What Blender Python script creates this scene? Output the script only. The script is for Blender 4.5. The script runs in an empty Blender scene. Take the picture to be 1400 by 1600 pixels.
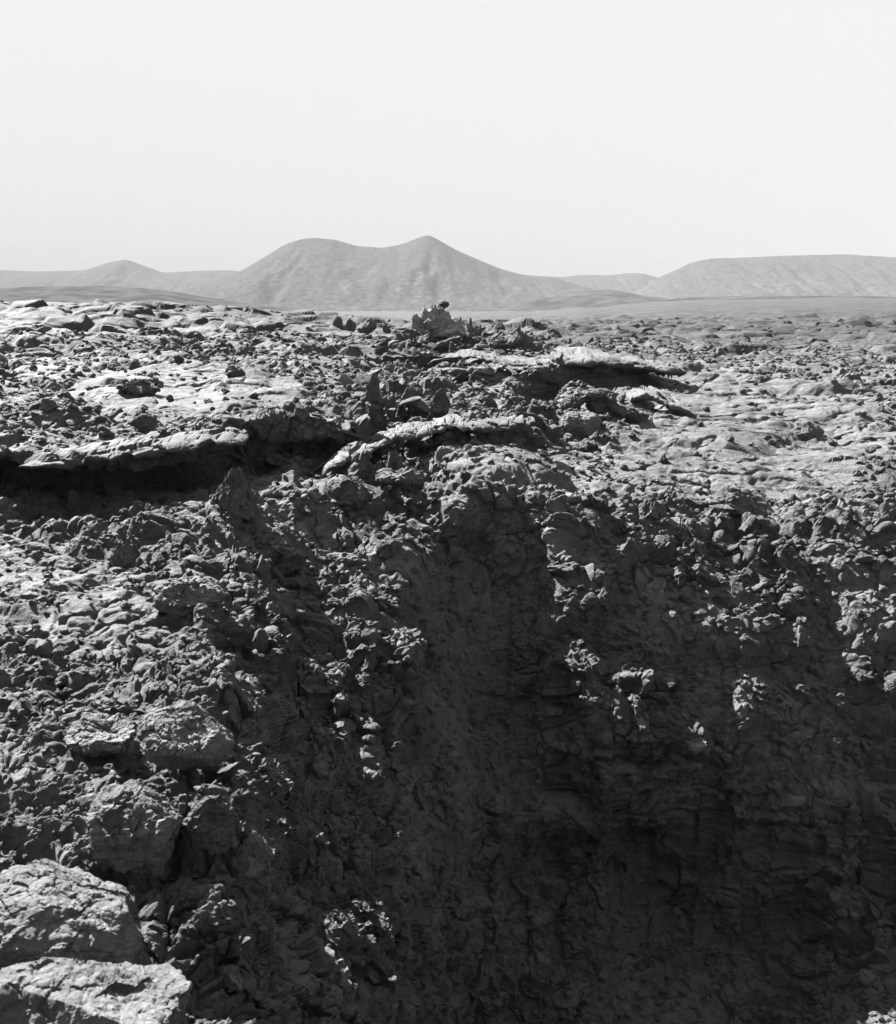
import bpy, bmesh, math, random
import numpy as np
from mathutils import Vector, Euler

# ------------------------------------------------------------------ camera, sky, sun, exposure
sc = bpy.context.scene
col = bpy.context.collection
H = 3.0                                    # eye height over the lava plain
F = 1500.0                                 # focal length in photo pixels (photo 1400 x 1600)
PITCH = math.atan(315 / F)                 # horizon at row 485 of the photo
cam_d = bpy.data.cameras.new('camera')
cam = bpy.data.objects.new('camera', cam_d)
col.objects.link(cam)
cam.location = (0, 0, H)
cam.rotation_euler = (math.pi / 2 - PITCH, 0, 0)
cam_d.sensor_fit = 'VERTICAL'
cam_d.sensor_height = 36
cam_d.lens = 36 * F / 1600
cam_d.clip_start = 0.05
cam_d.clip_end = 60000
cam_d.dof.use_dof = True
cam_d.dof.focus_distance = 22
cam_d.dof.aperture_fstop = 4.5
sc.camera = cam

SUN_EL = math.radians(41)
SUN_AZ = math.radians(-44)                 # left of straight ahead (+Y)
world = bpy.data.worlds.new('World')
sc.world = world
world.use_nodes = True
wn, wl = world.node_tree.nodes, world.node_tree.links
bg = wn['Background']
sky = wn.new('ShaderNodeTexSky')
sky.sky_type = 'NISHITA'
sky.sun_disc = False
sky.sun_elevation = SUN_EL
sky.sun_rotation = SUN_AZ
sky.dust_density = 0.6
sky.ozone_density = 0.5
sepc = wn.new('ShaderNodeSeparateColor')   # the plate sees only blue light: a pale, even sky
wl.new(sky.outputs[0], sepc.inputs[0])
mm = wn.new('ShaderNodeMapRange')
mm.inputs['From Min'].default_value = 0
mm.inputs['From Max'].default_value = 8
mm.inputs['To Min'].default_value = 0.98
mm.inputs['To Max'].default_value = 1.03
wl.new(sepc.outputs[2], mm.inputs['Value'])
wl.new(mm.outputs[0], bg.inputs['Color'])
bg.inputs['Strength'].default_value = 0.080

sd = bpy.data.lights.new('sun', 'SUN')
sun = bpy.data.objects.new('sun', sd)
col.objects.link(sun)
sd.energy = 5.0
sd.angle = math.radians(0.5)
sd.color = (1, 1, 1)
SDIR = Vector((math.sin(SUN_AZ) * math.cos(SUN_EL), math.cos(SUN_AZ) * math.cos(SUN_EL), math.sin(SUN_EL)))
sun.rotation_euler = SDIR.to_track_quat('Z', 'Y').to_euler()

sc.view_settings.view_transform = 'Standard'
sc.view_settings.look = 'None'
sc.view_settings.exposure = 3.5
sc.view_settings.gamma = 1.03
sc.cycles.volume_bounces = 1
sc.cycles.max_bounces = 5

# ------------------------------------------------------------------ helpers
def tag(o, label=None, cat=None, group=None, kind=None):
    if label: o['label'] = label
    if cat: o['category'] = cat
    if group: o['group'] = group
    if kind: o['kind'] = kind
    return o

def hash3(ix, iy, iz, seed):
    h = (ix.astype(np.uint32) * np.uint32(374761393)) ^ (iy.astype(np.uint32) * np.uint32(668265263)) \
        ^ (iz.astype(np.uint32) * np.uint32(2246822519)) ^ np.uint32((seed * 3266489917) & 0xffffffff)
    h ^= h >> np.uint32(15); h *= np.uint32(2246822519); h ^= h >> np.uint32(13)
    h *= np.uint32(3266489917); h ^= h >> np.uint32(16)
    return h

def r3(h):
    k = np.float32(1 / 1023)
    return ((h & np.uint32(1023)).astype(np.float32) * k, ((h >> np.uint32(10)) & np.uint32(1023)).astype(np.float32) * k,
            ((h >> np.uint32(20)) & np.uint32(1023)).astype(np.float32) * k)

def perlin(p, seed=0):
    """gradient noise, p (N,3) float32 -> about -1..1"""
    i = np.floor(p).astype(np.int64)
    f = (p - i).astype(np.float32)
    w = f * f * f * (f * (f * 6 - 15) + 10)
    out = 0
    for dx in (0, 1):
        wx = w[:, 0] if dx else 1 - w[:, 0]
        for dy in (0, 1):
            wy = w[:, 1] if dy else 1 - w[:, 1]
            for dz in (0, 1):
                wz = w[:, 2] if dz else 1 - w[:, 2]
                a, b, c = r3(hash3(i[:, 0] + dx, i[:, 1] + dy, i[:, 2] + dz, seed))
                g = (a - .5) * (f[:, 0] - dx) + (b - .5) * (f[:, 1] - dy) + (c - .5) * (f[:, 2] - dz)
                out = out + wx * wy * wz * g
    return out * 2.6

def plates(p, seed=0, tilt=1.0):
    """broken blocks: every cell a tilted facet.  returns offset (about -1..1) and edge distance F2-F1"""
    c = np.floor(p - .5).astype(np.int64)
    N = len(p)
    f1 = np.full(N, 9, np.float32); f2 = np.full(N, 9, np.float32)
    hb = np.zeros(N, np.uint32); db = np.zeros((N, 3), np.float32)
    for dx in (0, 1):
        for dy in (0, 1):
            for dz in (0, 1):
                cx, cy, cz = c[:, 0] + dx, c[:, 1] + dy, c[:, 2] + dz
                h = hash3(cx, cy, cz, seed)
                a, b, e = r3(h)
                d0 = (p[:, 0] - cx - .12 - .76 * a).astype(np.float32)
                d1 = (p[:, 1] - cy - .12 - .76 * b).astype(np.float32)
                d2 = (p[:, 2] - cz - .12 - .76 * e).astype(np.float32)
                d = np.sqrt(d0 * d0 + d1 * d1 + d2 * d2)
                m = d < f1
                f2 = np.where(m, f1, np.minimum(f2, d))
                f1 = np.where(m, d, f1)
                hb = np.where(m, h, hb)
                db[m, 0] = d0[m]; db[m, 1] = d1[m]; db[m, 2] = d2[m]
    h2 = hash3(hb, hb >> np.uint32(7), hb >> np.uint32(13), seed + 7)
    a, b, e = r3(h2)
    h3 = hash3(h2, h2, hb, seed + 9)
    v = (h3 & np.uint32(1023)).astype(np.float32) / 1023
    off = (v - .5) * 1.1 + tilt * 2 * ((a - .5) * db[:, 0] + (b - .5) * db[:, 1] + (e - .5) * db[:, 2])
    return off, f2 - f1

def mesh_obj(name, verts, faces, m, smooth=False, loc=(0, 0, 0), rot=(0, 0, 0), parent=None, link=True):
    """faces: (M,k) int array"""
    me = bpy.data.meshes.new(name)
    verts = np.ascontiguousarray(verts, np.float32); faces = np.ascontiguousarray(faces, np.int32)
    me.vertices.add(len(verts)); me.vertices.foreach_set('co', verts.ravel())
    k = faces.shape[1]
    me.loops.add(faces.size); me.loops.foreach_set('vertex_index', faces.ravel())
    me.polygons.add(len(faces))
    me.polygons.foreach_set('loop_start', np.arange(len(faces), dtype=np.int32) * k)
    me.polygons.foreach_set('use_smooth', np.full(len(faces), smooth))
    me.update(calc_edges=True)
    me.materials.append(m)
    o = bpy.data.objects.new(name, me)
    o.location = loc; o.rotation_euler = rot
    if parent: o.parent = parent
    if link: col.objects.link(o)
    return o

# ------------------------------------------------------------------ materials
def lava_mat(name, lo, hi, fine=26.0, bump=0.5, use_obj=False, rough=.85):
    m = bpy.data.materials.new(name); m.use_nodes = True
    n, l = m.node_tree.nodes, m.node_tree.links
    b = n['Principled BSDF']
    b.inputs['Roughness'].default_value = rough
    b.inputs['Specular IOR Level'].default_value = 0.08
    if use_obj:
        tc = n.new('ShaderNodeTexCoord'); src = tc.outputs['Object']
    else:
        tc = n.new('ShaderNodeNewGeometry'); src = tc.outputs['Position']
    def noise(scale, detail, rgh=.6):
        t = n.new('ShaderNodeTexNoise'); t.inputs['Scale'].default_value = scale
        t.inputs['Detail'].default_value = detail; t.inputs['Roughness'].default_value = rgh
        l.new(src, t.inputs['Vector']); return t.outputs['Fac']
    big, mid, sml = noise(.7, 3), noise(5.5, 5, .7), noise(fine, 6, .75)
    def mth(op, a, bb):
        t = n.new('ShaderNodeMath'); t.operation = op
        for i, v in enumerate((a, bb)):
            if isinstance(v, (int, float)): t.inputs[i].default_value = v
            else: l.new(v, t.inputs[i])
        return t.outputs[0]
    s = mth('ADD', mth('MULTIPLY', big, .35), mth('ADD', mth('MULTIPLY', mid, .35), mth('MULTIPLY', sml, .3)))
    mr = n.new('ShaderNodeMapRange')
    mr.inputs['From Min'].default_value = .36; mr.inputs['From Max'].default_value = .66
    mr.inputs['To Min'].default_value = lo; mr.inputs['To Max'].default_value = hi
    l.new(s, mr.inputs['Value'])
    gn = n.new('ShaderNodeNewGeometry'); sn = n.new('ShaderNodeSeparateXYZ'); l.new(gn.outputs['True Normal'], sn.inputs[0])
    top_gain = n.new('ShaderNodeMapRange'); top_gain.interpolation_type = 'SMOOTHSTEP'
    top_gain.inputs['From Min'].default_value = .72; top_gain.inputs['From Max'].default_value = .97
    top_gain.inputs['To Min'].default_value = .95; top_gain.inputs['To Max'].default_value = 1.25
    l.new(sn.outputs[2], top_gain.inputs['Value'])
    lit_tops = mth('MULTIPLY', mr.outputs[0], top_gain.outputs[0])  # upward faces painted lighter, like sunlit tops, for contrast with the sides
    if use_obj: l.new(lit_tops, b.inputs['Base Color'])
    else:                                      # albedo falls with distance, standing in for small shadows missing there; random patches
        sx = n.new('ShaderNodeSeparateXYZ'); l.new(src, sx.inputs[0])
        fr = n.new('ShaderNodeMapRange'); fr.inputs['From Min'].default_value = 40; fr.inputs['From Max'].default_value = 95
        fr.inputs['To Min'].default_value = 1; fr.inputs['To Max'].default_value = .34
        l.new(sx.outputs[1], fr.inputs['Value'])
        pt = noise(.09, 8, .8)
        l.new(mth('MULTIPLY', lit_tops, mth('MULTIPLY', fr.outputs[0], mth('ADD', .1, mth('MULTIPLY', pt, 1.8)))), b.inputs['Base Color'])
    bp = n.new('ShaderNodeBump'); bp.inputs['Strength'].default_value = bump; bp.inputs['Distance'].default_value = .03
    v = n.new('ShaderNodeTexVoronoi'); v.inputs['Scale'].default_value = fine * .9
    l.new(src, v.inputs['Vector'])
    l.new(mth('ADD', mth('MULTIPLY', sml, 1.0), mth('MULTIPLY', v.outputs['Distance'], .5)), bp.inputs['Height'])
    l.new(bp.outputs[0], b.inputs['Normal'])
    return m

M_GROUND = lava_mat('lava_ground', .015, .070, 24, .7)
M_ROCK = lava_mat('lava_rock', .018, .068, 30, .7, True)
M_PALE = lava_mat('pale_lava', .030, .088, 30, .7, True)
M_BRIGHT = lava_mat('sunlit_pale_lava', .06, .19, 30, .7, True)  # raised albedo paints in the skyline outcrop's sunlit face
M_DARK = lava_mat('dark_lava', .008, .04, 24, .6, True)

m = bpy.data.materials.new('hill_slope'); m.use_nodes = True
n, l = m.node_tree.nodes, m.node_tree.links
b = n['Principled BSDF']; b.inputs['Roughness'].default_value = .95; b.inputs['Specular IOR Level'].default_value = .0
g = n.new('ShaderNodeNewGeometry')
mp = n.new('ShaderNodeMapping'); mp.inputs['Scale'].default_value = (.08, .05, .06)
l.new(g.outputs['Position'], mp.inputs['Vector'])
t = n.new('ShaderNodeTexNoise'); t.inputs['Scale'].default_value = 1; t.inputs['Detail'].default_value = 7; t.inputs['Roughness'].default_value = .65
l.new(mp.outputs[0], t.inputs['Vector'])
mr = n.new('ShaderNodeMapRange'); mr.inputs['From Min'].default_value = .35; mr.inputs['From Max'].default_value = .65
mr.inputs['To Min'].default_value = .013; mr.inputs['To Max'].default_value = .044
l.new(t.outputs['Fac'], mr.inputs['Value']); l.new(mr.outputs[0], b.inputs['Base Color'])
M_HILL = m
M_FLOW = m.copy(); M_FLOW.name = 'old_flow'
for q_ in M_FLOW.node_tree.nodes:
    if q_.type == 'MAP_RANGE': q_.inputs['To Min'].default_value = .004; q_.inputs['To Max'].default_value = .034
    if q_.type == 'MAPPING': q_.inputs['Scale'].default_value = (.02, .02, .03)

# ------------------------------------------------------------------ the lava field: one sheet, cave mouths and fissure included
def zat(py, Y):
    return H - Y * math.tan(PITCH + math.atan((py - 800) / F))

P = lambda py, Y, dz=0: (Y, zat(py, Y) + dz)
Z = lambda Y, z: (Y, z)
HEAD = [Z(.25, 1.38), Z(1.15, 1.3)]
def tail(a, b_, c_, d): return [Z(200, a), Z(500, b_), Z(1500, c_), Z(9000, d)]
# per column: bottom 1400 1200 1000 900 | front, back floor, back top, lip underside, lip top | 640 hump, hollow near floor, far floor, far lip | 550 525 crest | tail
PROF = {
 -1100: [Z(3.6,.1), Z(4.6,.0), Z(6,.1), Z(8.4,.1), Z(10,0), Z(14,0), Z(15,.2), Z(15.2,.3), Z(15.3,.4), Z(15.4,.5), Z(21,.6), Z(27,.7), Z(30,.6), Z(33,.6), Z(34,.8), Z(45,1), Z(65,1.6), Z(95,3.5)] + tail(2,0,0,0),
 -200: [P(1640,3.6), P(1400,4.7), P(1200,6), P(1000,8.4), P(910,10.2), P(810,13.8), Z(17.4,.1), Z(17.2,.5), P(715,15.5), P(695,15.4), P(640,21), P(600,27), P(585,30), P(575,33), P(568,34), P(550,45), P(522,66), P(470,95)] + tail(2,0,0,0),
 150: [P(1640,3.55), P(1400,4.65), P(1200,5.95), P(1000,8.4), P(925,10.0), P(806,13.8), Z(17.4,-.1), Z(17.2,.55), P(728,15.4), P(712,15.3), P(650,21), P(610,28), P(592,32), P(582,35), P(572,36), P(550,45), P(522,66), P(468,95)] + tail(2,0,0,0),
 300: [P(1640,3.75), P(1400,4.6), P(1200,5.95), P(1000,8.3), P(925,9.7), P(800,13.8), Z(17.2,-.3), Z(17.1,.5), P(718,15.5), P(692,15.4), P(650,21), P(610,28), P(592,32), P(582,35), P(572,36), P(550,46), P(522,66), P(478,100)] + tail(2,0,0,0),
 380: [P(1640,4.2), P(1400,5.2), P(1200,6.6), P(1000,9.6), P(900,11.2), P(760,14.2), Z(17.6,.0), Z(17.6,.55), P(690,17.0), P(650,16.9), P(625,23), P(602,29), P(590,32), P(582,35), P(572,36), P(550,47), P(520,68), P(484,100)] + tail(2,0,0,0),
 450: [P(1640,4.7), P(1400,6.2), P(1200,8.4), P(1010,11.1), P(900,12.5), P(735,14.6), Z(18.8,.2), Z(18.9,.6), P(688,18.3), P(645,18.2), P(620,24), P(602,30), P(590,33), P(582,35), P(572,37), P(550,48), P(517,75), P(492,100)] + tail(2,0,0,0),
 540: [P(1640,5.4), P(1400,6.9), P(1180,9.3), P(1000,11.2), P(900,12.6), P(770,14.8), Z(18.9,.1), Z(19.0,.5), P(684,18.6), P(652,18.5), P(625,26), P(606,33), P(592,37), P(582,40), P(574,42), P(552,55), P(524,75), P(500,96)] + tail(1.5,0,0,0),
 620: [Z(6.6,-2.7), P(1400,8.0), P(1180,10.0), P(1000,11.6), P(900,12.8), P(790,14.9), P(720,18.4), P(712,18.6), P(706,18.8), P(695,18.9), P(655,24), P(625,30), P(600,35), P(590,38), P(580,40), P(556,52), P(530,72), P(508,95)] + tail(1,0,0,0),
 668: [Z(7.0,-4.0), Z(9.0,-3.9), P(1200,11.2), P(1010,12.7), P(905,13.5), P(848,14.2), P(735,17.4), P(706,18.9), P(694,18.9), P(682,18.8), P(655,23.7), P(626,29.5), P(602,35), P(590,38), P(579,40), P(558,51), P(530,71), P(509,92)] + tail(.7,0,0,0),
 705: [Z(7.2,-4.6), Z(9.4,-4.4), Z(11.2,-3.0), P(1000,13.3), P(905,14.1), P(800,14.9), P(725,17.6), P(702,19.0), P(688,18.9), P(676,18.7), P(655,23.5), P(628,29), P(604,35), P(590,38), P(578,40), P(560,50), P(530,70), P(510,88)] + tail(.5,0,0,0),
 755: [Z(7.2,-5.4), Z(9.6,-5.2), Z(11.6,-4.0), P(1000,13.9), P(905,14.7), P(755,15.6), P(725,17.4), P(690,19.8), P(676,19.8), P(662,19.6), P(645,25), P(625,30), P(606,35), P(590,38.4), P(574,38.6), P(560,50), P(530,70), P(508,88)] + tail(.5,0,0,0),
 792: [Z(7.2,-5.6), Z(9.6,-5.4), Z(11.8,-4.1), P(985,14.0), P(900,14.8), P(758,15.7), P(725,17.5), P(692,20), P(678,20), P(662,20), P(644,25.5), P(628,29.5), Z(32.5,.0), P(612,37), P(574,38.2), P(558,51), P(530,71), P(506,88)] + tail(.5,0,0,0),
 830: [Z(7.2,-5.8), Z(9.8,-5.8), Z(12.2,-4.2), P(980,13.8), P(895,14.8), P(764,15.8), P(725,17.8), P(695,20.2), P(680,20.4), P(662,20.6), P(642,26), P(632,29), Z(33,-1.1), P(626,37.4), P(574,37.8), P(556,52), P(530,72), P(503,88)] + tail(.5,0,0,1),
 900: [Z(7.2,-6.2), Z(10,-6.2), Z(12.4,-4.8), P(1030,12.9), P(905,14.35), P(774,15.8), P(735,17.8), P(705,20), P(690,21), P(678,22.0), P(640,26.5), P(608,29), Z(32,-1.1), P(618,37.4), P(570,37.8), P(556,50), P(532,75), P(508,130)] + tail(.9,1.5,6,20),
 980: [Z(7.2,-6.4), Z(10,-6.4), Z(12.2,-5.0), P(1090,12.7), P(930,14.25), P(787,15.9), P(740,17.9), P(710,20), P(690,21.8), P(675,23), P(640,27), P(615,30), P(604,33), P(602,36.6), P(574,37), P(558,48), P(532,75), P(508,140)] + tail(1.1,2.5,12,25),
 1050: [Z(7.2,-6.4), Z(10,-6.4), Z(12.6,-5.6), P(1145,12.4), P(950,14.15), P(812,15.9), P(745,18), P(715,20), P(692,22), P(675,23.5), P(640,28), P(615,32), P(605,35), P(598,38), P(580,40), P(558,52), P(530,80), P(507,150)] + tail(1.4,3.5,16,30),
 1250: [Z(7.2,-6.0), Z(9.6,-6.2), Z(12.2,-5.8), P(1265,12.4), P(1000,14.1), P(832,16.1), P(765,18.2), P(730,20), P(705,21.8), P(688,23.5), P(640,28), P(612,33), P(604,36), P(596,38), P(585,40), P(558,54), P(528,85), P(504,160)] + tail(1.8,4.5,20,30),
 1600: [Z(6.6,-4.6), Z(9.0,-5.0), Z(11.6,-5.2), P(1330,12.2), P(1060,14.0), P(860,16.1), P(775,18.2), P(735,20), P(705,21.8), P(688,23.5), P(640,28), P(612,33), P(604,36), P(596,38), P(585,40), P(558,54), P(528,85), P(504,160)] + tail(1.8,4.5,20,30),
 2450: [Z(5,-1), Z(7,-1.4), Z(9,-1.4), Z(11,-1.2), Z(13,-.7), Z(16,-.3), Z(18,0), Z(20,.1), Z(22,.2), Z(24,.2), Z(28,.3), Z(33,.4), Z(36,.4), Z(38,.4), Z(40,.5), Z(54,.7), Z(85,1), Z(160,1.2)] + tail(1.6,3,10,20),
}
cols_px = sorted(PROF)
KN = len(HEAD) + len(PROF[150])
tabY = np.array([[q[0] for q in HEAD + PROF[c]] for c in cols_px], float)
tabZ = np.array([[q[1] for q in HEAD + PROF[c]] for c in cols_px], float)

A_IN = math.radians(31.5)
NC_IN, NC_OUT = 1240, 110
th = np.concatenate([np.linspace(-math.pi, -A_IN, NC_OUT, endpoint=False), np.linspace(-A_IN, A_IN, NC_IN),
                     np.linspace(A_IN, math.pi, NC_OUT + 1)[1:]])
NCOL = len(th)
pxc = 700 + F * np.tan(np.clip(th, -math.radians(50), math.radians(50)))
NR = 2700

def wob(x, k, seed, sc_):
    q = np.stack([x / sc_, np.full_like(x, k * 3.7), np.full_like(x, seed * 1.3)], 1).astype(np.float32)
    return perlin(q, seed)

def smooth_interp(x, xs, ys):
    i = np.clip(np.searchsorted(xs, x) - 1, 0, len(xs) - 2)
    t = np.clip((x - xs[i]) / (xs[i + 1] - xs[i]), 0, 1)
    t = t * .45 + .55 * (t * t * (3 - 2 * t))
    return ys[i] * (1 - t) + ys[i + 1] * t

kY = np.zeros((NCOL, KN)); kZ = np.zeros((NCOL, KN))
xs = np.array(cols_px, float)
for k in range(KN):
    amp = 22 if 3 <= k <= 18 else 0
    pk = pxc + amp * wob(pxc, k * .35, 3, 70.0) + amp * .25 * wob(pxc, k * .6, 4, 26.0)
    kY[:, k] = smooth_interp(pk, xs, tabY[:, k]); kZ[:, k] = smooth_interp(pk, xs, tabZ[:, k])
    if 3 <= k <= 19:
        s_ = 1 + .022 * wob(pxc, k * .9, 5, 60.0) + .006 * wob(pxc, k * 1.3, 6, 24.0)
        kZ[:, k] = H - (H - kZ[:, k]) * s_        # slides each knot along its own sight line
        kY[:, k] = kY[:, k] * s_
ker = np.hanning(15); ker /= ker.sum()
for k in range(KN):
    for A_ in (kY, kZ):
        A_[NC_OUT:NC_OUT + NC_IN, k] = np.convolve(np.pad(A_[NC_OUT:NC_OUT + NC_IN, k], 7, mode='edge'), ker, 'valid')
ys = np.zeros((NCOL, NR), np.float32); zs = np.zeros((NCOL, NR), np.float32)
for i in range(NCOL):
    Y, ZZ = kY[i], kZ[i]
    phi = np.arctan2(H - ZZ, Y) * F
    dl = np.abs(np.diff(np.log(np.maximum(Y, .2)))) * 400
    dp = np.abs(np.diff(phi))
    w = np.sqrt(dl ** 2 + dp ** 2)
    w[:2] *= .06; w[11:18] *= 1.7;  w[-6:-4] *= 1.5; w[-4] *= 1.3; w[-3:] *= .45; w[-1] *= .5
    w += 4
    cum = np.concatenate([[0], np.cumsum(w)])
    s_ = np.linspace(0, cum[-1], NR)
    tk = np.interp(s_, cum, np.arange(KN))
    # slightly rounded corners along the profile
    a = .12
    ys[i] = (np.interp(tk - a, np.arange(KN), Y) + np.interp(tk, np.arange(KN), Y) + np.interp(tk + a, np.arange(KN), Y)) / 3
    zs[i] = (np.interp(tk - a, np.arange(KN), ZZ) + np.interp(tk, np.arange(KN), ZZ) + np.interp(tk + a, np.arange(KN), ZZ)) / 3
rr = ys / np.maximum(np.cos(th), math.cos(A_IN))[:, None]
V = np.stack([rr * np.sin(th)[:, None], rr * np.cos(th)[:, None], zs], 2).astype(np.float32)   # (NCOL, NR, 3)

# normals of the smooth surface
du = np.gradient(V, axis=0); dv = np.gradient(V, axis=1)
Nn = np.cross(du, dv)
Nn /= np.maximum(np.linalg.norm(Nn, axis=2, keepdims=True), 1e-9)
Nn = np.where(((Nn[:, :, 2:3] < 0) & (zs[:, :, None] > 50)), -Nn, Nn)
if Nn[NCOL // 2, 600, 2] < 0: Nn = -Nn

Pf = V.reshape(-1, 3).copy(); Nf = Nn.reshape(-1, 3).astype(np.float32)
rsp = np.linalg.norm(np.diff(V, axis=1), axis=2); rsp = np.concatenate([rsp, rsp[:, -1:]], 1).ravel()   # spacing of the rows
dist = np.linalg.norm(Pf - np.array([0, 0, H], np.float32), axis=1)
pxs = np.repeat(pxc.astype(np.float32), NR)
Yf = ys.ravel()

# regions: smooth pahoehoe swells and clinker
def blob(px0, wx, y0, wy):
    return np.exp(-((pxs - px0) / wx) ** 2 - ((np.log(Yf) - math.log(y0)) / wy) ** 2)
n_reg = perlin(Pf * np.float32(.22) + 11.3, 21)
smooth = np.clip(1.05 * blob(300, 190, 27, .40) + 1.0 * blob(1170, 210, 27, .30) + .55 * blob(1000, 150, 46, .3)
                 + .8 * blob(150, 60, 4.2, .25) + .5 * blob(180, 130, 8.5, .35) + .35 * blob(1130, 300, 19, .2) + .45 * np.clip(n_reg - .05, 0, 1) * (Yf > 15), 0, 1).astype(np.float32)
rough = 1 - .86 * smooth
rough *= np.where(Yf < 2.8, .3, 1).astype(np.float32)
disp = np.zeros(len(Pf), np.float32)
lat = np.zeros_like(Pf)

def sub(scale):
    return np.nonzero((dist < scale * (170 if scale < 1 else 100)) & (Yf > .8))[0]

# domain warp so blocks are not regular
wp = np.stack([perlin(Pf * np.float32(.9), 31), perlin(Pf * np.float32(.9), 32), perlin(Pf * np.float32(.9), 33)], 1) * (.35 * np.clip((160 - dist) / 100, .15, 1))[:, None]
wp += np.stack([perlin(Pf * np.float32(3.1), 34), perlin(Pf * np.float32(3.1), 35), perlin(Pf * np.float32(3.1), 36)], 1) * (.10 * np.clip((45 - dist) / 25, 0, 1))[:, None]
Q = Pf + wp.astype(np.float32)
disp += .16 * perlin(Q * np.float32(.45), 41) * (.5 + .5 * rough)
far = np.clip((Yf - 45) / 60, 0, 1)
disp += (.55 * far) * perlin(Q * np.float32(.16), 42)
disp += (1.6 * np.clip((Yf - 120) / 150, 0, 1)) * (perlin(Q * np.float32(.045), 43) + .5 * perlin(Q * np.float32(.1), 44))
disp += (5 * np.clip((Yf - 400) / 500, 0, 1)) * perlin(Q * np.float32(.012), 45)
LEVELS = [(8.0, .55, .7), (3.2, .34, .7), (1.25, .24, .9), (.50, .115, 1.1), (.21, .064, 1.2), (.085, .033, 1.2)]
strat = np.array([1, 1, 1.7], np.float32)
dens = np.clip(.72 + 1.3 * perlin(Pf * np.float32(.28) + 5, 51), .15, 1.35) * np.where(Yf > 40, .7, 1)
pc = np.interp(np.log(Yf), np.log([14, 18, 40, 80]), [640, 580, 640, 740])
belt = np.exp(-((pxs - pc) / (90 + 60 * (Yf > 60))) ** 2) * np.clip((Yf - 14) / 3, 0, 1) * np.clip((110 - Yf) / 20, 0, 1)
dens = np.maximum(dens * np.where((Yf > 18) & (Yf < 100), .85, 1), 2.2 * belt)
dens = dens.astype(np.float32)
rough = np.maximum(rough, belt * .95).astype(np.float32)
for li, (s_, a_, tl) in enumerate(LEVELS):
    ix = sub(s_)
    if s_ > 3: ix = ix[Yf[ix] > (12 if s_ < 5 else 21)]
    off, edge = plates(Q[ix] / np.float32(s_) * (strat if s_ > .3 else 1), 60 + li, tl)
    fd = np.clip((s_ * (170 if s_ < 1 else 100) - dist[ix]) / (s_ * 60), 0, 1) * np.clip((s_ / rsp[ix] - 2.5) / 2, 0, 1)
    off = off * np.clip(edge * s_ / (1.7 * rsp[ix]), 0, 1)
    off = off * fd; edge = np.maximum(edge, 1 - fd)
    if s_ > 1:
        off = off * np.clip(edge * 5, .25, 1) * np.where(Yf[ix] < 10, .45, 1).astype(np.float32)
    if 1 < s_ < 5: off = off * (1 + .7 * np.clip((Yf[ix] - 45) / 20, 0, 1))
    k = rough[ix] * (dens[ix] if s_ < 2 else 1)
    e = np.clip(edge * np.minimum(3.2, s_ / (2.2 * rsp[ix])), 0, 1)
    disp[ix] += a_ * (off * k - (1 - e) * .55 * (.25 * smooth[ix] + k))
    if li in (2, 3, 4):
        rnd = perlin(Q[ix] / np.float32(s_ * 1.3), 80 + li)
        lat[ix, 0] += a_ * .5 * rnd * k * fd
        lat[ix, 1] -= a_ * .7 * np.clip(off, 0, 1) * k
for s_, a_ in ((.55, .05), (.22, .028), (.09, .014), (.04, .007)):
    ix = sub(s_)
    nz = perlin(Q[ix] / np.float32(s_), 90 + int(s_ * 100))
    fd = np.clip((s_ / rsp[ix] - 2) / 3, 0, 1)
    disp[ix] += a_ * fd * (1 - 2 * np.abs(nz)) * (.35 + .65 * rough[ix])
# long cracks in the smooth crust
cr = np.abs(perlin(Pf * np.array([.45, .8, .5], np.float32) + 3, 97))
cw = np.maximum(.022, rsp * .8)
disp -= .22 * np.exp(-(cr / cw) ** 2) * smooth * (.022 / cw)
Nup = Nf * .75 + np.array([0, 0, .25], np.float32)
far_damp = np.where(Yf > 300, .6, 1).astype(np.float32)
Pd = Pf + Nup * (disp * far_damp)[:, None] + lat
Pd[Yf < .8] = Pf[Yf < .8]
# close the ring
Vd = Pd.reshape(NCOL, NR, 3)
Vd[-1] = Vd[0]
idx = np.arange(NCOL * NR, dtype=np.int32).reshape(NCOL, NR)
a = idx[:-1, :-1].ravel(); b_ = idx[1:, :-1].ravel(); c_ = idx[1:, 1:].ravel(); d = idx[:-1, 1:].ravel()
quads = np.stack([a, d, c_, b_], 1)
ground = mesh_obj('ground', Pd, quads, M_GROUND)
tag(ground, kind='structure')

# screen position of every vertex of the sheet: used to stand rocks on it
cp, sp = math.cos(PITCH), math.sin(PITCH)
rel = Pd - np.array([0, 0, H], np.float32)
dep = rel[:, 1] * cp - rel[:, 2] * sp
upc = rel[:, 1] * sp + rel[:, 2] * cp
ok = dep > .5
SX = np.where(ok, 700 + F * rel[:, 0] / np.maximum(dep, .5), -9999)
SY = np.where(ok, 800 - F * upc / np.maximum(dep, .5), -9999)

def stand(px, py, tol=5):
    """the nearest surface point seen at this spot of the photograph"""
    while True:
        m_ = np.nonzero((np.abs(SX - px) < tol) & (np.abs(SY - py) < tol))[0]
        if len(m_): break
        tol *= 1.6
    j = m_[np.argmin(dep[m_])]
    return Vector([float(v) for v in Pd[j]]), float(dep[j])

# ------------------------------------------------------------------ rocks
ICO = {}
def ico(s_):
    if s_ not in ICO:
        bm = bmesh.new(); bmesh.ops.create_icosphere(bm, subdivisions=s_, radius=1)
        ICO[s_] = (np.array([v.co[:] for v in bm.verts], np.float32), np.array([[v.index for v in f.verts] for f in bm.faces], np.int32))
        bm.free()
    return ICO[s_]

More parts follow.
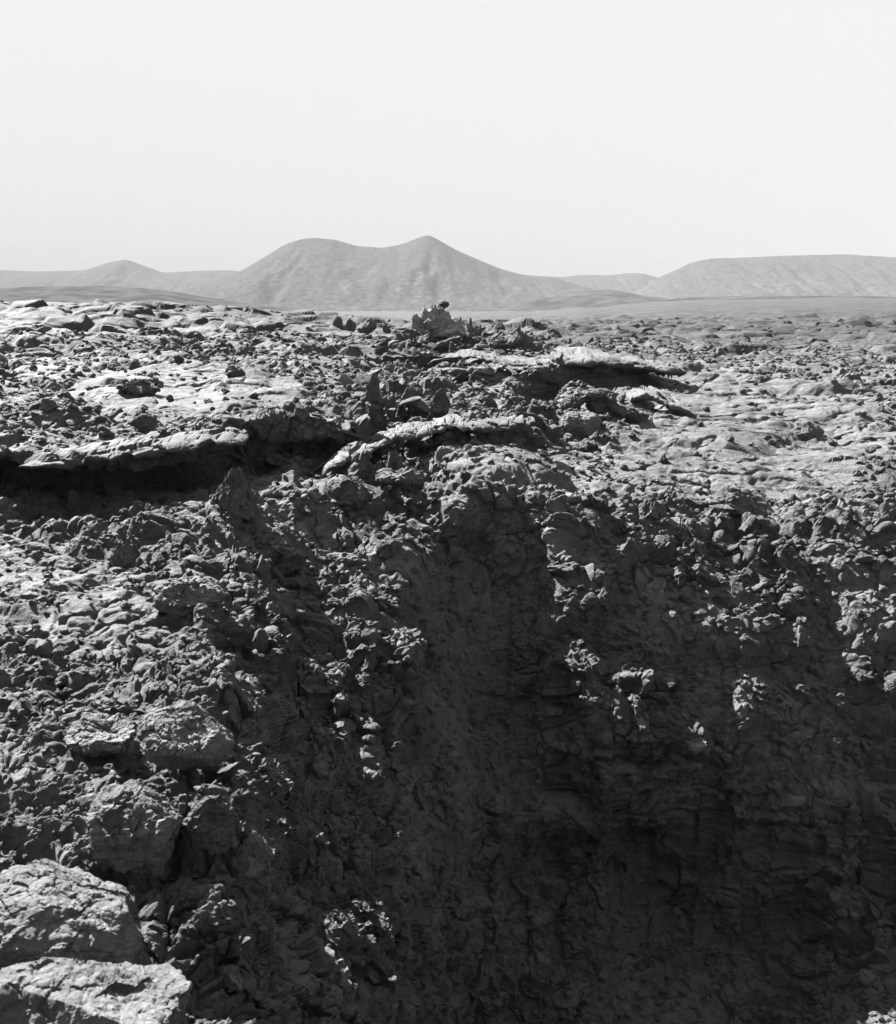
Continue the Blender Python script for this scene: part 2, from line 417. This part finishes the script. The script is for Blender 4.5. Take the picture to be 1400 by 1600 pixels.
def rock_verts(seed, dims, s_=5, facets=14, rough_=1.0, taper=0.0, lean=(0, 0), boxy=.55, cube=0):
    """half-size dims; a chipped, pitted block"""
    rng = np.random.RandomState(seed)
    v, f = ico(s_)
    nrm = rng.normal(size=(facets, 3)); nrm /= np.linalg.norm(nrm, axis=1, keepdims=True)
    dd = rng.uniform(boxy, .95, facets)
    r = np.full(len(v), 1.0)
    for nn, d_ in zip(nrm, dd):
        c = v @ nn
        r = np.minimum(r, np.where(c > .05, d_ / np.maximum(c, .05), 9))
    if cube: r = np.minimum(r * 1.15, 1 / (np.abs(v) ** cube).sum(1) ** (1 / cube))
    p = v * r[:, None]
    dims = np.array(dims, float)
    q = (p * dims).astype(np.float32)
    L = float(dims.mean())
    o1, e1 = plates(q / np.float32(L * .8) + seed * 3.1, seed + 1, .9)
    o2, e2 = plates(q / np.float32(L * .33) + seed * 1.7, seed + 2, 1.1)
    n1 = perlin(q / np.float32(L * .9) + seed, seed + 3)
    n2 = perlin(q / np.float32(L * .22) + seed, seed + 4)
    n3 = perlin(q / np.float32(L * .09) + seed, seed + 5)
    dsp = L * rough_ * (.14 * o1 + .065 * o2 + .12 * n1 - .05 * np.abs(n2) * 2 + .022 * n3)
    if s_ >= 6:                                # pits and chips at their true size
        for si, (a1, a2) in enumerate(((.20, .030), (.085, .016), (.035, .007))):
            if L > a1:
                oo, ee = plates(q / np.float32(a1) + seed, seed + 20 + si, 1.2)
                dsp = dsp + a2 * rough_ * (oo - (1 - np.clip(ee * 3, 0, 1)) * .7)
    q = q + v * dsp[:, None]
    t = np.clip((q[:, 2] / dims[2] + 1) / 2, 0, 1.2)
    k = 1 - taper * t
    q[:, 0] = q[:, 0] * k + lean[0] * t * dims[2]
    q[:, 1] = q[:, 1] * k + lean[1] * t * dims[2]
    return q.astype(np.float32), f

def join(parts):
    vs, fs, n_ = [], [], 0
    for v, f in parts:
        vs.append(v); fs.append(f + n_); n_ += len(v)
    return np.concatenate(vs), np.concatenate(fs)

def turn(v, rx, ry, rz):
    R = np.array(Euler((rx, ry, rz)).to_matrix())
    return v @ R.T.astype(np.float32)

def rock_at(name, label, cat, px, py, w, h, d=None, seed=1, sink=.15, mat=None, rot=(0, 0, 0), group=None, **kw):
    """px,py: foot of the rock in the photo; w,h: width and height in photo pixels; d: depth as a share of the width"""
    p, dep_ = stand(px, py)
    hw = w / 2 / F * dep_; hh = h / 2 / F * dep_; hd = hw * (d if d else .8)
    v, f = rock_verts(seed, (hw * 1.12, hd * 1.12, hh * 1.15), **kw)
    v = turn(v, *rot)
    o = mesh_obj(name, v, f, mat or M_ROCK, loc=(p.x, p.y + hd * (.7 if hw < .25 or dep_ > 8 else .35), p.z + hh * (1 - sink * 2)))
    tag(o, label, cat, group)
    return o

def cluster_at(name, label, cat, px, py, blobs, mat=None, seed=1, back=0.0, group=None):
    """one mass of fused lumps. blobs: (dx, dy_up, w, h, depth share, taper) in photo pixels relative to the foot"""
    p, dep_ = stand(px, py)
    k = dep_ / F
    ps = []
    for i, (dx, dy, w, h, dd, tp, rl) in enumerate(blobs):
        v, f = rock_verts(seed + i * 7, (w / 2 * k * 1.1, w / 2 * k * dd, h / 2 * k * 1.1), s_=4 if w < 40 else 5, taper=tp, rough_=1.2)
        v = turn(v, 0, rl, 0)
        ps.append((v + np.array([dx * k, 0, dy * k], np.float32), f))
    v, f = join(ps)
    o = mesh_obj(name, v, f, mat or M_ROCK, loc=(p.x, p.y + back, p.z))
    tag(o, label, cat, group)
    return o
R = math.radians

LOOSE = 'loose lava blocks lying about the flow'
ROCKS = [
 ('boulder', 'pale rounded boulder sitting in a dark hollow under the curled lava hump', 'boulder', 903, 676, 66, 42, dict(seed=11, mat=M_PALE, facets=30, boxy=.8, rough_=.6, s_=5)),
 ('pointed_boulder', 'pointed wedge-shaped boulder standing at the right end of the dark cave mouth', 'boulder', 366, 795, 92, 84, dict(seed=12, taper=.7, s_=6, rough_=1.2, facets=7, sink=.25)),
 ('boulder', 'big pitted grey boulder resting tilted on the lower left ledge', 'boulder', 288, 1216, 132, 84, dict(seed=13, s_=7, mat=M_PALE, rot=(.1, .35, 0), rough_=.5, sink=-.22, d=1.0, boxy=.72)),
 ('boulder', 'broad hulking rock mass directly beneath the tilted pitted boulder', 'boulder', 200, 1345, 180, 140, dict(seed=14, s_=7, rough_=.7, rot=(.1, .3, 0), sink=.2, mat=M_PALE)),
 ('boulder', 'dark rounded block wedged against the right side of the hulking rock mass', 'boulder', 335, 1335, 90, 100, dict(seed=44, s_=6, rough_=.9)),
 ('boulder', 'low blunt boulder at the left just above the hulking rock mass', 'boulder', 160, 1178, 120, 62, dict(seed=15, s_=6, mat=M_PALE, sink=.1, rough_=.7)),
 ('boulder', 'rough domed boulder on the left bank below the small shaded alcove', 'boulder', 284, 962, 104, 60, dict(seed=16, s_=6, boxy=.75, sink=.1, rough_=.7, mat=M_PALE)),
 ('lava_slab', 'pale fissured slab filling the bottom left corner of the bank', 'slab', 105, 1660, 290, 150, dict(seed=17, s_=7, mat=M_PALE, rough_=.38, facets=6, d=1.0, sink=.25, cube=7, rot=(0, .05, 0))),
 ('lava_slab', 'scarred pale slab above the long black crack in the bottom left corner', 'slab', 100, 1500, 270, 150, dict(seed=18, s_=7, mat=M_PALE, rough_=.45, facets=7, rot=(0, .22, 0), sink=.3, cube=6)),
 ('lava_shard', 'thin triangular shard leaning upright in the rubble above the tilted plate', 'shard', 682, 648, 44, 46, dict(seed=22, taper=.5, d=.4, lean=(.3, 0), rough_=1.8, facets=6)),
 ('lava_slab', 'small bright flat slab left of the large black hollow', 'slab', 758, 584, 44, 13, dict(seed=25, mat=M_PALE, sink=-.2, rough_=.4)),
 ('lava_slab', 'dark flat-topped rock ridge below the skyline outcrop', 'slab', 660, 562, 110, 24, dict(seed=26, d=.5, rough_=1.3)),
 ('boulder', 'low dark rock hump on the pale lava at the far left', 'boulder', 212, 612, 84, 30, dict(seed=27, rough_=1.3, s_=6)),
 ('lava_slab', 'tilted dark slab leaning left of the bright crust at the far left', 'slab', 225, 668, 62, 26, dict(seed=28, rot=(0, .4, 0), d=.4)),
 ('lava_shard', 'jagged rock standing below the left end of the crust shelf', 'shard', 196, 880, 64, 66, dict(seed=29, taper=.55, rough_=1.3, sink=.25)),
 ('boulder', 'squat block on the bank between the pointed boulder and the fissure', 'boulder', 432, 880, 88, 62, dict(seed=30, s_=5, rough_=1.3, sink=.25)),
 ('boulder', 'blocky rock right below the left end of the tilted plate', 'boulder', 532, 792, 70, 48, dict(seed=31, rough_=1.3)),
 ('boulder', 'rough rock between the tilted plate and the head of the fissure', 'boulder', 630, 765, 76, 46, dict(seed=32, rough_=1.3, sink=.2)),
 ('lava_shard', 'bright peaked rock on the right rim of the fissure', 'shard', 1022, 815, 66, 58, dict(seed=33, taper=.7, rough_=1.2, sink=.25)),
 ('lava_slab', 'flattish block among the rubble on the far right rim', 'slab', 1150, 800, 100, 34, dict(seed=34, rough_=1.2, sink=.25)),
 ('boulder', 'small pale nugget perched on the right edge of the black pit', 'stone', 1092, 1172, 38, 20, dict(seed=37, mat=M_PALE)),
 ('lava_shard', 'slender pale sliver lying below the nugget on the pit edge', 'stone', 1130, 1192, 52, 14, dict(seed=38, mat=M_PALE, rot=(0, .5, 0), d=.4)),
 ('boulder', 'pale block at the lower right edge of the black pit', 'stone', 1232, 1255, 58, 24, dict(seed=39, mat=M_PALE)),
 ('lava_shard', 'three-cornered shard on the dim floor beside the tilted pitted boulder', 'shard', 458, 1262, 60, 56, dict(seed=40, taper=.8, lean=(.5, 0), d=.5)),
 ('lava_shard', 'pale jagged block high on the lower left slope into the pit', 'shard', 392, 1370, 80, 62, dict(seed=41, taper=.4, mat=M_PALE, rough_=1.3)),
 ('lava_shard', 'pointed chunk near the foot of the lower left slope', 'shard', 362, 1550, 66, 40, dict(seed=42, taper=.6, mat=M_PALE, rough_=1.3)),
 ('lava_shard', 'ragged block halfway down the lower left slope', 'shard', 530, 1470, 66, 52, dict(seed=43, taper=.5, rough_=1.3)),
]
def unp(px, py, Y):
    z = zat(py, Y); dd = Y * cp + (H - z) * sp
    return np.array([(px - 700) / F * dd, Y, z])

def crust(name, label, pts, thick, back, tilt, seed, mat=M_PALE, rag=.12, nt=220, nw=44):
    """a sheet of lava crust whose front edge runs through pts [(px, py, Y)]; it reaches `back` metres away from the viewer"""
    A = np.array([unp(*p) for p in pts]); s0 = np.linspace(0, 1, len(A)); s1 = np.linspace(0, 1, nt)
    Lx = np.stack([np.interp(s1, s0, A[:, i]) for i in range(3)], 1)
    for i in range(3):
        Lx[:, i] = np.convolve(np.pad(Lx[:, i], 6, mode='edge'), np.ones(13) / 13, 'valid')
    w1 = perlin(np.stack([Lx[:, 0] * 1.3, s1 * 0, s1 * 0 + seed], 1).astype(np.float32), seed)
    w2 = perlin(np.stack([Lx[:, 0] * .65 / thick, s1 * 0, s1 * 0 + seed], 1).astype(np.float32), seed + 1)
    ragg = rag * (w1 * 1.5 + w2)
    e = np.clip(1 - np.abs(2 * s1 - 1) ** 7, 0, 1) ** .5
    a = np.linspace(0, 2 * math.pi, nw, endpoint=False)
    cx = np.sign(np.cos(a)) * np.abs(np.cos(a)) ** .5; cz = np.sign(np.sin(a)) * np.abs(np.sin(a)) ** .7
    th_ = thick * (1 + .5 * w1) * e; bk = back * e
    YY = Lx[:, 1:2] + (bk[:, None] / 2) * (1 - cx[None, :]) + ragg[:, None]
    ZZ = Lx[:, 2:3] + th_[:, None] / 2 * cz[None, :] + (YY - Lx[:, 1:2]) * tilt
    XX = np.repeat(Lx[:, :1], nw, 1)
    c0 = Lx.mean(0)
    q = (np.stack([XX, YY, ZZ], 2).reshape(-1, 3) - c0).astype(np.float32)
    for i_, (a1, a2) in enumerate(((7 * thick, .35 * thick), (2.6 * thick, .25 * thick), (1.2 * thick, .1 * thick))):
        o1, e1 = plates(q / np.float32(a1) + seed, seed + 30 + i_, 1.1)
        k = 1
        q[:, 2] += a2 * k * (o1 - .5 * (1 - np.clip(e1 * 3, 0, 1)))
        q[:, 1] -= a2 * .5 * o1
    id_ = np.arange(nt * nw, dtype=np.int32).reshape(nt, nw)
    id2 = np.roll(id_, -1, 1)
    f = np.stack([id_[:-1].ravel(), id2[:-1].ravel(), id2[1:].ravel(), id_[1:].ravel()], 1)
    o = mesh_obj(name, q, f, mat, loc=[float(c) for c in c0])
    return tag(o, label, 'slab')
crust('lava_slab', 'thin pale crust shelf hanging over the black cave mouth', [(20, 722, 15.0), (160, 717, 15.0), (205, 711, 15.0), (250, 702, 15.1), (300, 700, 15.1), (345, 690, 15.4), (385, 692, 15.8)], .16, 1.2, .10, 119, rag=.2, mat=M_ROCK)
crust('lava_slab', 'long narrow pale plate tilted up to the right above the rubble', [(500, 742, 17.0), (530, 724, 17.2), (560, 708, 17.6), (590, 700, 17.8), (620, 684, 18.0), (650, 682, 18.2), (680, 674, 18.5), (705, 664, 18.7), (742, 674, 18.6)], .12, .8, .2, 120, rag=.2)
crust('lava_slab', 'flat plate lying just right of the long tilted plate', [(728, 668, 18.9), (760, 672, 18.9), (800, 668, 19.1), (838, 660, 19.3)], .14, .8, .1, 121, mat=M_ROCK)
crust('lava_slab', 'smooth pale roof slab over the large black hollow', [(868, 563, 37.0), (900, 565, 36.8), (950, 567, 36.6), (1000, 575, 36.4), (1050, 582, 36.2), (1075, 584, 36.4)], .4, 5, .03, 123, rag=.5, mat=M_ROCK)
crust('lava_slab', 'thin tilted sheet at the upper left rim of the large black hollow', [(700, 560, 40), (740, 556, 39.5), (790, 568, 39), (850, 571, 38.4), (890, 572, 38)], .14, 3, .06, 124, mat=M_ROCK, rag=.3)
crust('lava_slab', 'curled slab with a dark slot below it right of the hump', [(985, 622, 27), (1015, 618, 27), (1050, 630, 26.6), (1080, 638, 26.4)], .22, 1.6, .06, 136, rag=.15)
for r_ in ROCKS:
    rock_at(*r_[:7], **r_[7])

cluster_at('lava_hump', 'knobbly curled lava hump arching over the pale rounded boulder', 'lava hump', 925, 655, [
    (-38, 6, 26, 30, .9, .2, 0), (-20, 22, 40, 26, .9, .1, -.4), (6, 32, 52, 24, .9, .1, 0), (34, 26, 46, 26, .9, .1, .4),
    (52, 10, 44, 26, .8, .1, .5), (18, 12, 40, 22, .7, 0, .1), (74, 4, 40, 20, .8, 0, .2)], seed=50, back=1.5)
cluster_at('spiked_rock', 'black steep-sided spiked rock standing up from the middle rubble', 'rock spire', 588, 632, [
    (-4, 24, 30, 54, .8, .45, .08), (-10, 34, 14, 22, .8, .3, .2), (18, 8, 34, 24, .8, .2, 0), (-14, 6, 20, 18, .8, .2, 0)], seed=52)
cluster_at('lava_outcrop', 'craggy rock outcrop breaking the skyline in front of the twin-peaked hill', 'outcrop', 676, 524, [
    (-30, 16, 20, 36, .8, .3, 0), (-18, 26, 22, 36, .8, .5, 0), (-4, 24, 34, 38, .9, .4, 0), (12, 22, 34, 34, .9, .3, .2),
    (26, 14, 34, 26, .9, .3, .4), (-20, 4, 52, 16, .8, 0, 0), (16, 3, 60, 14, .8, 0, 0), (2, 16, 60, 34, .8, .3, .1), (-17, 36, 10, 16, .8, .5, 0),
    (8, 40, 14, 14, .8, .2, 0), (38, 18, 6, 24, .8, .5, .1), (42, 8, 16, 18, .7, .6, .2), (30, 8, 44, 16, .8, .2, .2)], seed=54, mat=M_BRIGHT)
cluster_at('rock_spire', 'slim rock spike with a low stub beside the skyline outcrop', 'rock spire', 741, 520, [
    (-2, 12, 15, 40, .8, .85, 0), (2, 4, 22, 18, .8, .3, 0), (13, 8, 8, 18, .8, .4, 0), (-6, 10, 6, 30, .6, .85, -.12)], seed=56, mat=M_PALE)
cluster_at('lava_mound', 'dark broken mound of lava right of the skyline spike', 'lava mound', 805, 545, [
    (-48, 6, 50, 14, .8, .2, .1), (-24, 12, 44, 20, .8, .2, .1), (0, 18, 40, 26, .8, .4, 0), (20, 10, 50, 22, .8, .3, .3), (40, 2, 50, 16, .8, .2, .4), (2, 34, 10, 12, .8, .6, 0)], seed=58)
# the dark stone balanced on the outcrop
outc = bpy.data.objects['lava_outcrop']
vv = np.array([v.co[:] for v in outc.data.vertices]) if False else None
co = np.zeros(len(outc.data.vertices) * 3, np.float32); outc.data.vertices.foreach_get('co', co); co = co.reshape(-1, 3)
dep_o = outc.location.y; ko = dep_o / F
tx = 13 * ko
near = co[(np.abs(co[:, 0] - tx) < 4 * ko)]
zt = float(near[:, 2].max()); yt = float(near[near[:, 2].argmax(), 1])
v, f = rock_verts(60, (9.5 * ko, 8 * ko, 5.5 * ko), s_=4, taper=-.15)
o = mesh_obj('perched_rock', v, f, M_DARK, loc=(outc.location.x + tx, outc.location.y + yt, outc.location.z + zt + 1.6 * ko))
tag(o, 'dark stone balanced on top of the skyline outcrop', 'stone')

for i, (px, py, w, h, lb) in enumerate([
    (523, 505, 18, 18, 'small dark knob on the skyline, farthest left of the skyline knobs'),
    (551, 512, 18, 22, 'squarish dark knob on the skyline between two lower knobs'),
    (578, 514, 34, 22, 'wide humped rock on the skyline left of the craggy outcrop'),
    (603, 514, 12, 14, 'tiny dark knob on the skyline just left of the craggy outcrop')]):
    rock_at('skyline_rock', lb, 'rock', px, py, w, h, seed=70 + i, taper=.3, group='dark knobs along the skyline')

# ---- loose rocks: every one an object, shapes shared
rng = np.random.RandomState(5)
protos = []
for i in range(14):
    v, f = rock_verts(100 + i, (1, rng.uniform(.6, 1), rng.uniform(.35, .8)), s_=4, facets=12, taper=rng.uniform(0, .5), rough_=1.1)
    me = mesh_obj('loose_rock', v, f, (M_ROCK, M_ROCK, M_PALE)[i % 3], link=False).data
    protos.append(me)
for o in list(bpy.data.objects):
    if o.users == 0 or (o.name.startswith('loose_rock') and not o.users_collection): bpy.data.objects.remove(o)
vis = np.nonzero((SX > -20) & (SX < 1420) & (SY > 500) & (SY < 1620) & (dist < 70) & (pxs > -200) & (pxs < 1600))[0]
base_o = None; cnt = 0; taken = []
while cnt < 230:
    j = int(vis[rng.randint(len(vis))])
    if smooth[j] > .45 and rng.rand() < .8: continue
    size = rng.uniform(.07, .30) * (1 if dep[j] < 14 else rng.uniform(1, 2.2))
    pxsz = 2 * size / dep[j] * F
    if pxsz < 11 or pxsz > 58: continue
    if SX[j] > 650 and SY[j] > 1050 and rng.rand() < .75: continue
    q = Vector([float(c) for c in Pd[j]])
    if any((q - t_).length < size * 1.3 for t_ in taken): continue
    taken.append(q)
    me = protos[rng.randint(len(protos))]
    if base_o is None:
        base_o = bpy.data.objects.new('loose_rock', me)
        tag(base_o, 'small rough chunk of lava lying loose among the broken lava', 'rock', 'small loose chunks scattered over the broken lava')
        o = base_o
    else:
        o = base_o.copy(); o.data = me
    o.location = q + Vector((0, 0, size * .3))
    o.scale = (size, size, size * rng.uniform(.8, 1.2))
    o.rotation_euler = (rng.uniform(-.5, .5), rng.uniform(-.5, .5), rng.uniform(0, 6.28))
    col.objects.link(o); cnt += 1

# ---- broken crust plates heaped on the central ridge
sl = [rock_verts(500 + i, (1, rng.uniform(.5, .8), rng.uniform(.10, .2)), s_=5, facets=9, rough_=.6, cube=5, boxy=.7) for i in range(7)]
sl = [mesh_obj('crust_plate', v, f, (M_ROCK, M_PALE)[i % 2], link=False) for i, (v, f) in enumerate(sl)]
slm = [o.data for o in sl]
for o in sl: bpy.data.objects.remove(o)
bj = np.nonzero((belt > .35) & (SX > 100) & (dist < 66) & (np.arange(len(SX)) % 3 == 0))[0]
base_o = None
for i in range(115):
    j = int(bj[rng.randint(len(bj))])
    size = float(dep[j]) * rng.uniform(9, 30) / F
    if base_o is None:
        base_o = bpy.data.objects.new('crust_plate', slm[0]); o = base_o
        tag(o, 'broken plate of lava crust tilted on the rubble ridge leading to the skyline outcrop', 'slab', 'tilted crust plates heaped along the central ridge')
    else:
        o = base_o.copy(); o.data = slm[rng.randint(7)]
    o.location = Vector([float(c) for c in Pd[j]]) + Vector((0, 0, size * .25)); o.scale = (size, size, size)
    o.rotation_euler = (rng.normal() * .45, rng.normal() * .4, rng.uniform(0, 6.28))
    col.objects.link(o)

# ---- clinker: nobody could count it
ps = []
small = [rock_verts(300 + i, (1, rng.uniform(.6, 1), rng.uniform(.3, .8)), s_=3 if i < 8 else 2, facets=10, rough_=1.3) for i in range(12)]
pick = vis[rng.randint(len(vis), size=14000)]
nb = 0; VV = []; FF = []; off_ = 0
for j in pick:
    if smooth[j] > .4 and rng.rand() < .85: continue
    size = min(.16, max(.02, dep[j] * rng.uniform(.0016, .0065)))
    v, f = small[rng.randint(8)] if size / dep[j] > .003 else small[8 + rng.randint(4)]
    Rm = np.array(Euler((rng.uniform(-.7, .7), rng.uniform(-.7, .7), rng.uniform(0, 6.28))).to_matrix(), np.float32)
    VV.append((v * size) @ Rm.T + Pd[j] + np.array([0, 0, size * .2], np.float32)); FF.append(f + off_); off_ += len(v)
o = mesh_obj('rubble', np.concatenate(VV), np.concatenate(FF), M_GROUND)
tag(o, kind='stuff')

# ------------------------------------------------------------------ hills beyond the lava
def hill(name, prof, Y0, depth, seed, foot=470, amp=1.0, x_step=7, rows=240, mat=None):
    """prof: skyline in photo pixels [(px, py)], at distance Y0; the ridge falls away to both sides over `depth` metres"""
    prof = [(prof[0][0] - 90, 505)] + prof + [(prof[-1][0] + 90, 505)]
    px0, px1 = prof[0][0], prof[-1][0]
    X = np.arange((px0 - 700) / F * Y0, (px1 - 700) / F * Y0, x_step)
    v_ = np.linspace(-1, 1, rows)
    XX, VVv = np.meshgrid(X, v_, indexing='ij')
    hx = np.interp(X, [(p - 700) / F * Y0 for p, _ in prof], [zat(q, Y0) for _, q in prof])
    ker = np.hanning(7); ker /= ker.sum()
    hx = np.convolve(np.pad(hx, 3, mode='edge'), ker, 'valid')
    YY = Y0 + VVv * depth
    pts = np.stack([XX, YY, np.zeros_like(XX)], 2).reshape(-1, 3).astype(np.float32)
    bell = np.clip(1 - np.abs(v_), 0, 1) ** 1.15
    bell = bell * .9 + .1 * (np.cos(v_ * math.pi) * .5 + .5)
    gul = perlin(pts * np.array([.011, .0022, 1], np.float32) + seed, seed) + .5 * perlin(pts * np.array([.03, .006, 1], np.float32) + seed, seed + 1)
    gul2 = perlin(pts * np.float32(.0035) + seed, seed + 2)
    g_ = (gul * 10 + gul2 * 26).reshape(XX.shape) * amp
    side = np.sin(np.clip(np.abs(v_), 0, 1) * math.pi)
    gul3 = perlin(pts * np.array([.05, .02, 1], np.float32) + seed, seed + 3) + .6 * perlin(pts * np.float32(.06) + seed, seed + 4)
    gx = perlin(pts * np.array([.03, .0015, 1], np.float32) + seed, seed + 5); g_ = g_ - 8 * amp * np.abs(gx).reshape(XX.shape) - 5 * amp * np.abs(gul3).reshape(XX.shape) - 16 * amp * np.abs(gul).reshape(XX.shape)
    ZZ_ = hx[:, None] * bell[None, :] + g_ * side[None, :] * (hx[:, None] / 220 + .15) - 12 * (1 - bell[None, :]) ** 3
    V3 = np.stack([XX, YY, ZZ_], 2).reshape(-1, 3)
    nx, ny = XX.shape
    id_ = np.arange(nx * ny, dtype=np.int32).reshape(nx, ny)
    q = np.stack([id_[:-1, :-1].ravel(), id_[1:, :-1].ravel(), id_[1:, 1:].ravel(), id_[:-1, 1:].ravel()], 1)
    o = mesh_obj(name, V3, q, mat or M_HILL, smooth=True)
    tag(o, kind='structure')
    return o
hill('hills', [(230, 484), (300, 455), (345, 438), (385, 424), (420, 403), (455, 381), (480, 373), (500, 371), (530, 374), (562, 384), (600, 387), (628, 382),
               (646, 375), (658, 370), (669, 366), (680, 371), (712, 390), (745, 405), (780, 420), (812, 429), (860, 433), (930, 455), (1000, 480)], 3000, 900, 7)
hill('hills', [(980, 470), (1010, 438), (1040, 424), (1068, 410), (1095, 404), (1150, 402), (1215, 399), (1300, 397), (1380, 402), (1480, 425), (1600, 470)], 3300, 800, 9)
hill('hills', [(740, 470), (800, 436), (840, 431), (870, 433), (905, 429), (945, 430), (975, 426), (1000, 428), (1040, 440), (1120, 460)], 4300, 900, 13)
hill('hills', [(-250, 440), (-60, 418), (80, 424), (150, 422), (185, 410), (213, 405), (240, 415), (268, 426), (320, 423), (370, 422), (420, 428), (520, 450), (620, 475)], 4600, 1100, 15)
hill('hills', [(-400, 475), (-100, 458), (60, 448), (180, 446), (260, 452), (330, 464), (420, 478), (500, 484)], 1900, 500, 17, amp=.8, mat=M_FLOW)
hill('hills', [(850, 484), (960, 474), (1080, 464), (1180, 462), (1300, 462), (1450, 465), (1700, 478)], 1500, 450, 19, amp=1, x_step=4, mat=M_FLOW)
hill('hills', [(650, 484), (820, 470), (900, 456), (945, 452), (1000, 462), (1100, 476)], 2400, 350, 23, amp=.8, mat=M_FLOW)

# ------------------------------------------------------------------ haze
bm = bmesh.new(); bmesh.ops.create_cube(bm, size=1)
me = bpy.data.meshes.new('haze'); bm.to_mesh(me); bm.free()
hz = bpy.data.objects.new('haze', me); col.objects.link(hz)
hz.scale = (19000, 19000, 320); hz.location = (0, 0, 160 - 12)
mh = bpy.data.materials.new('haze_air'); mh.use_nodes = True
nn_ = mh.node_tree.nodes; nn_.remove(nn_['Principled BSDF'])
pv = nn_.new('ShaderNodeVolumePrincipled')
pv.inputs['Color'].default_value = (.235, .235, .235, 1)
pv.inputs['Density'].default_value = 0.00018
pv.inputs['Anisotropy'].default_value = -0.25
mh.node_tree.links.new(pv.outputs[0], nn_['Material Output'].inputs['Volume'])
me.materials.append(mh)
tag(hz, kind='stuff')
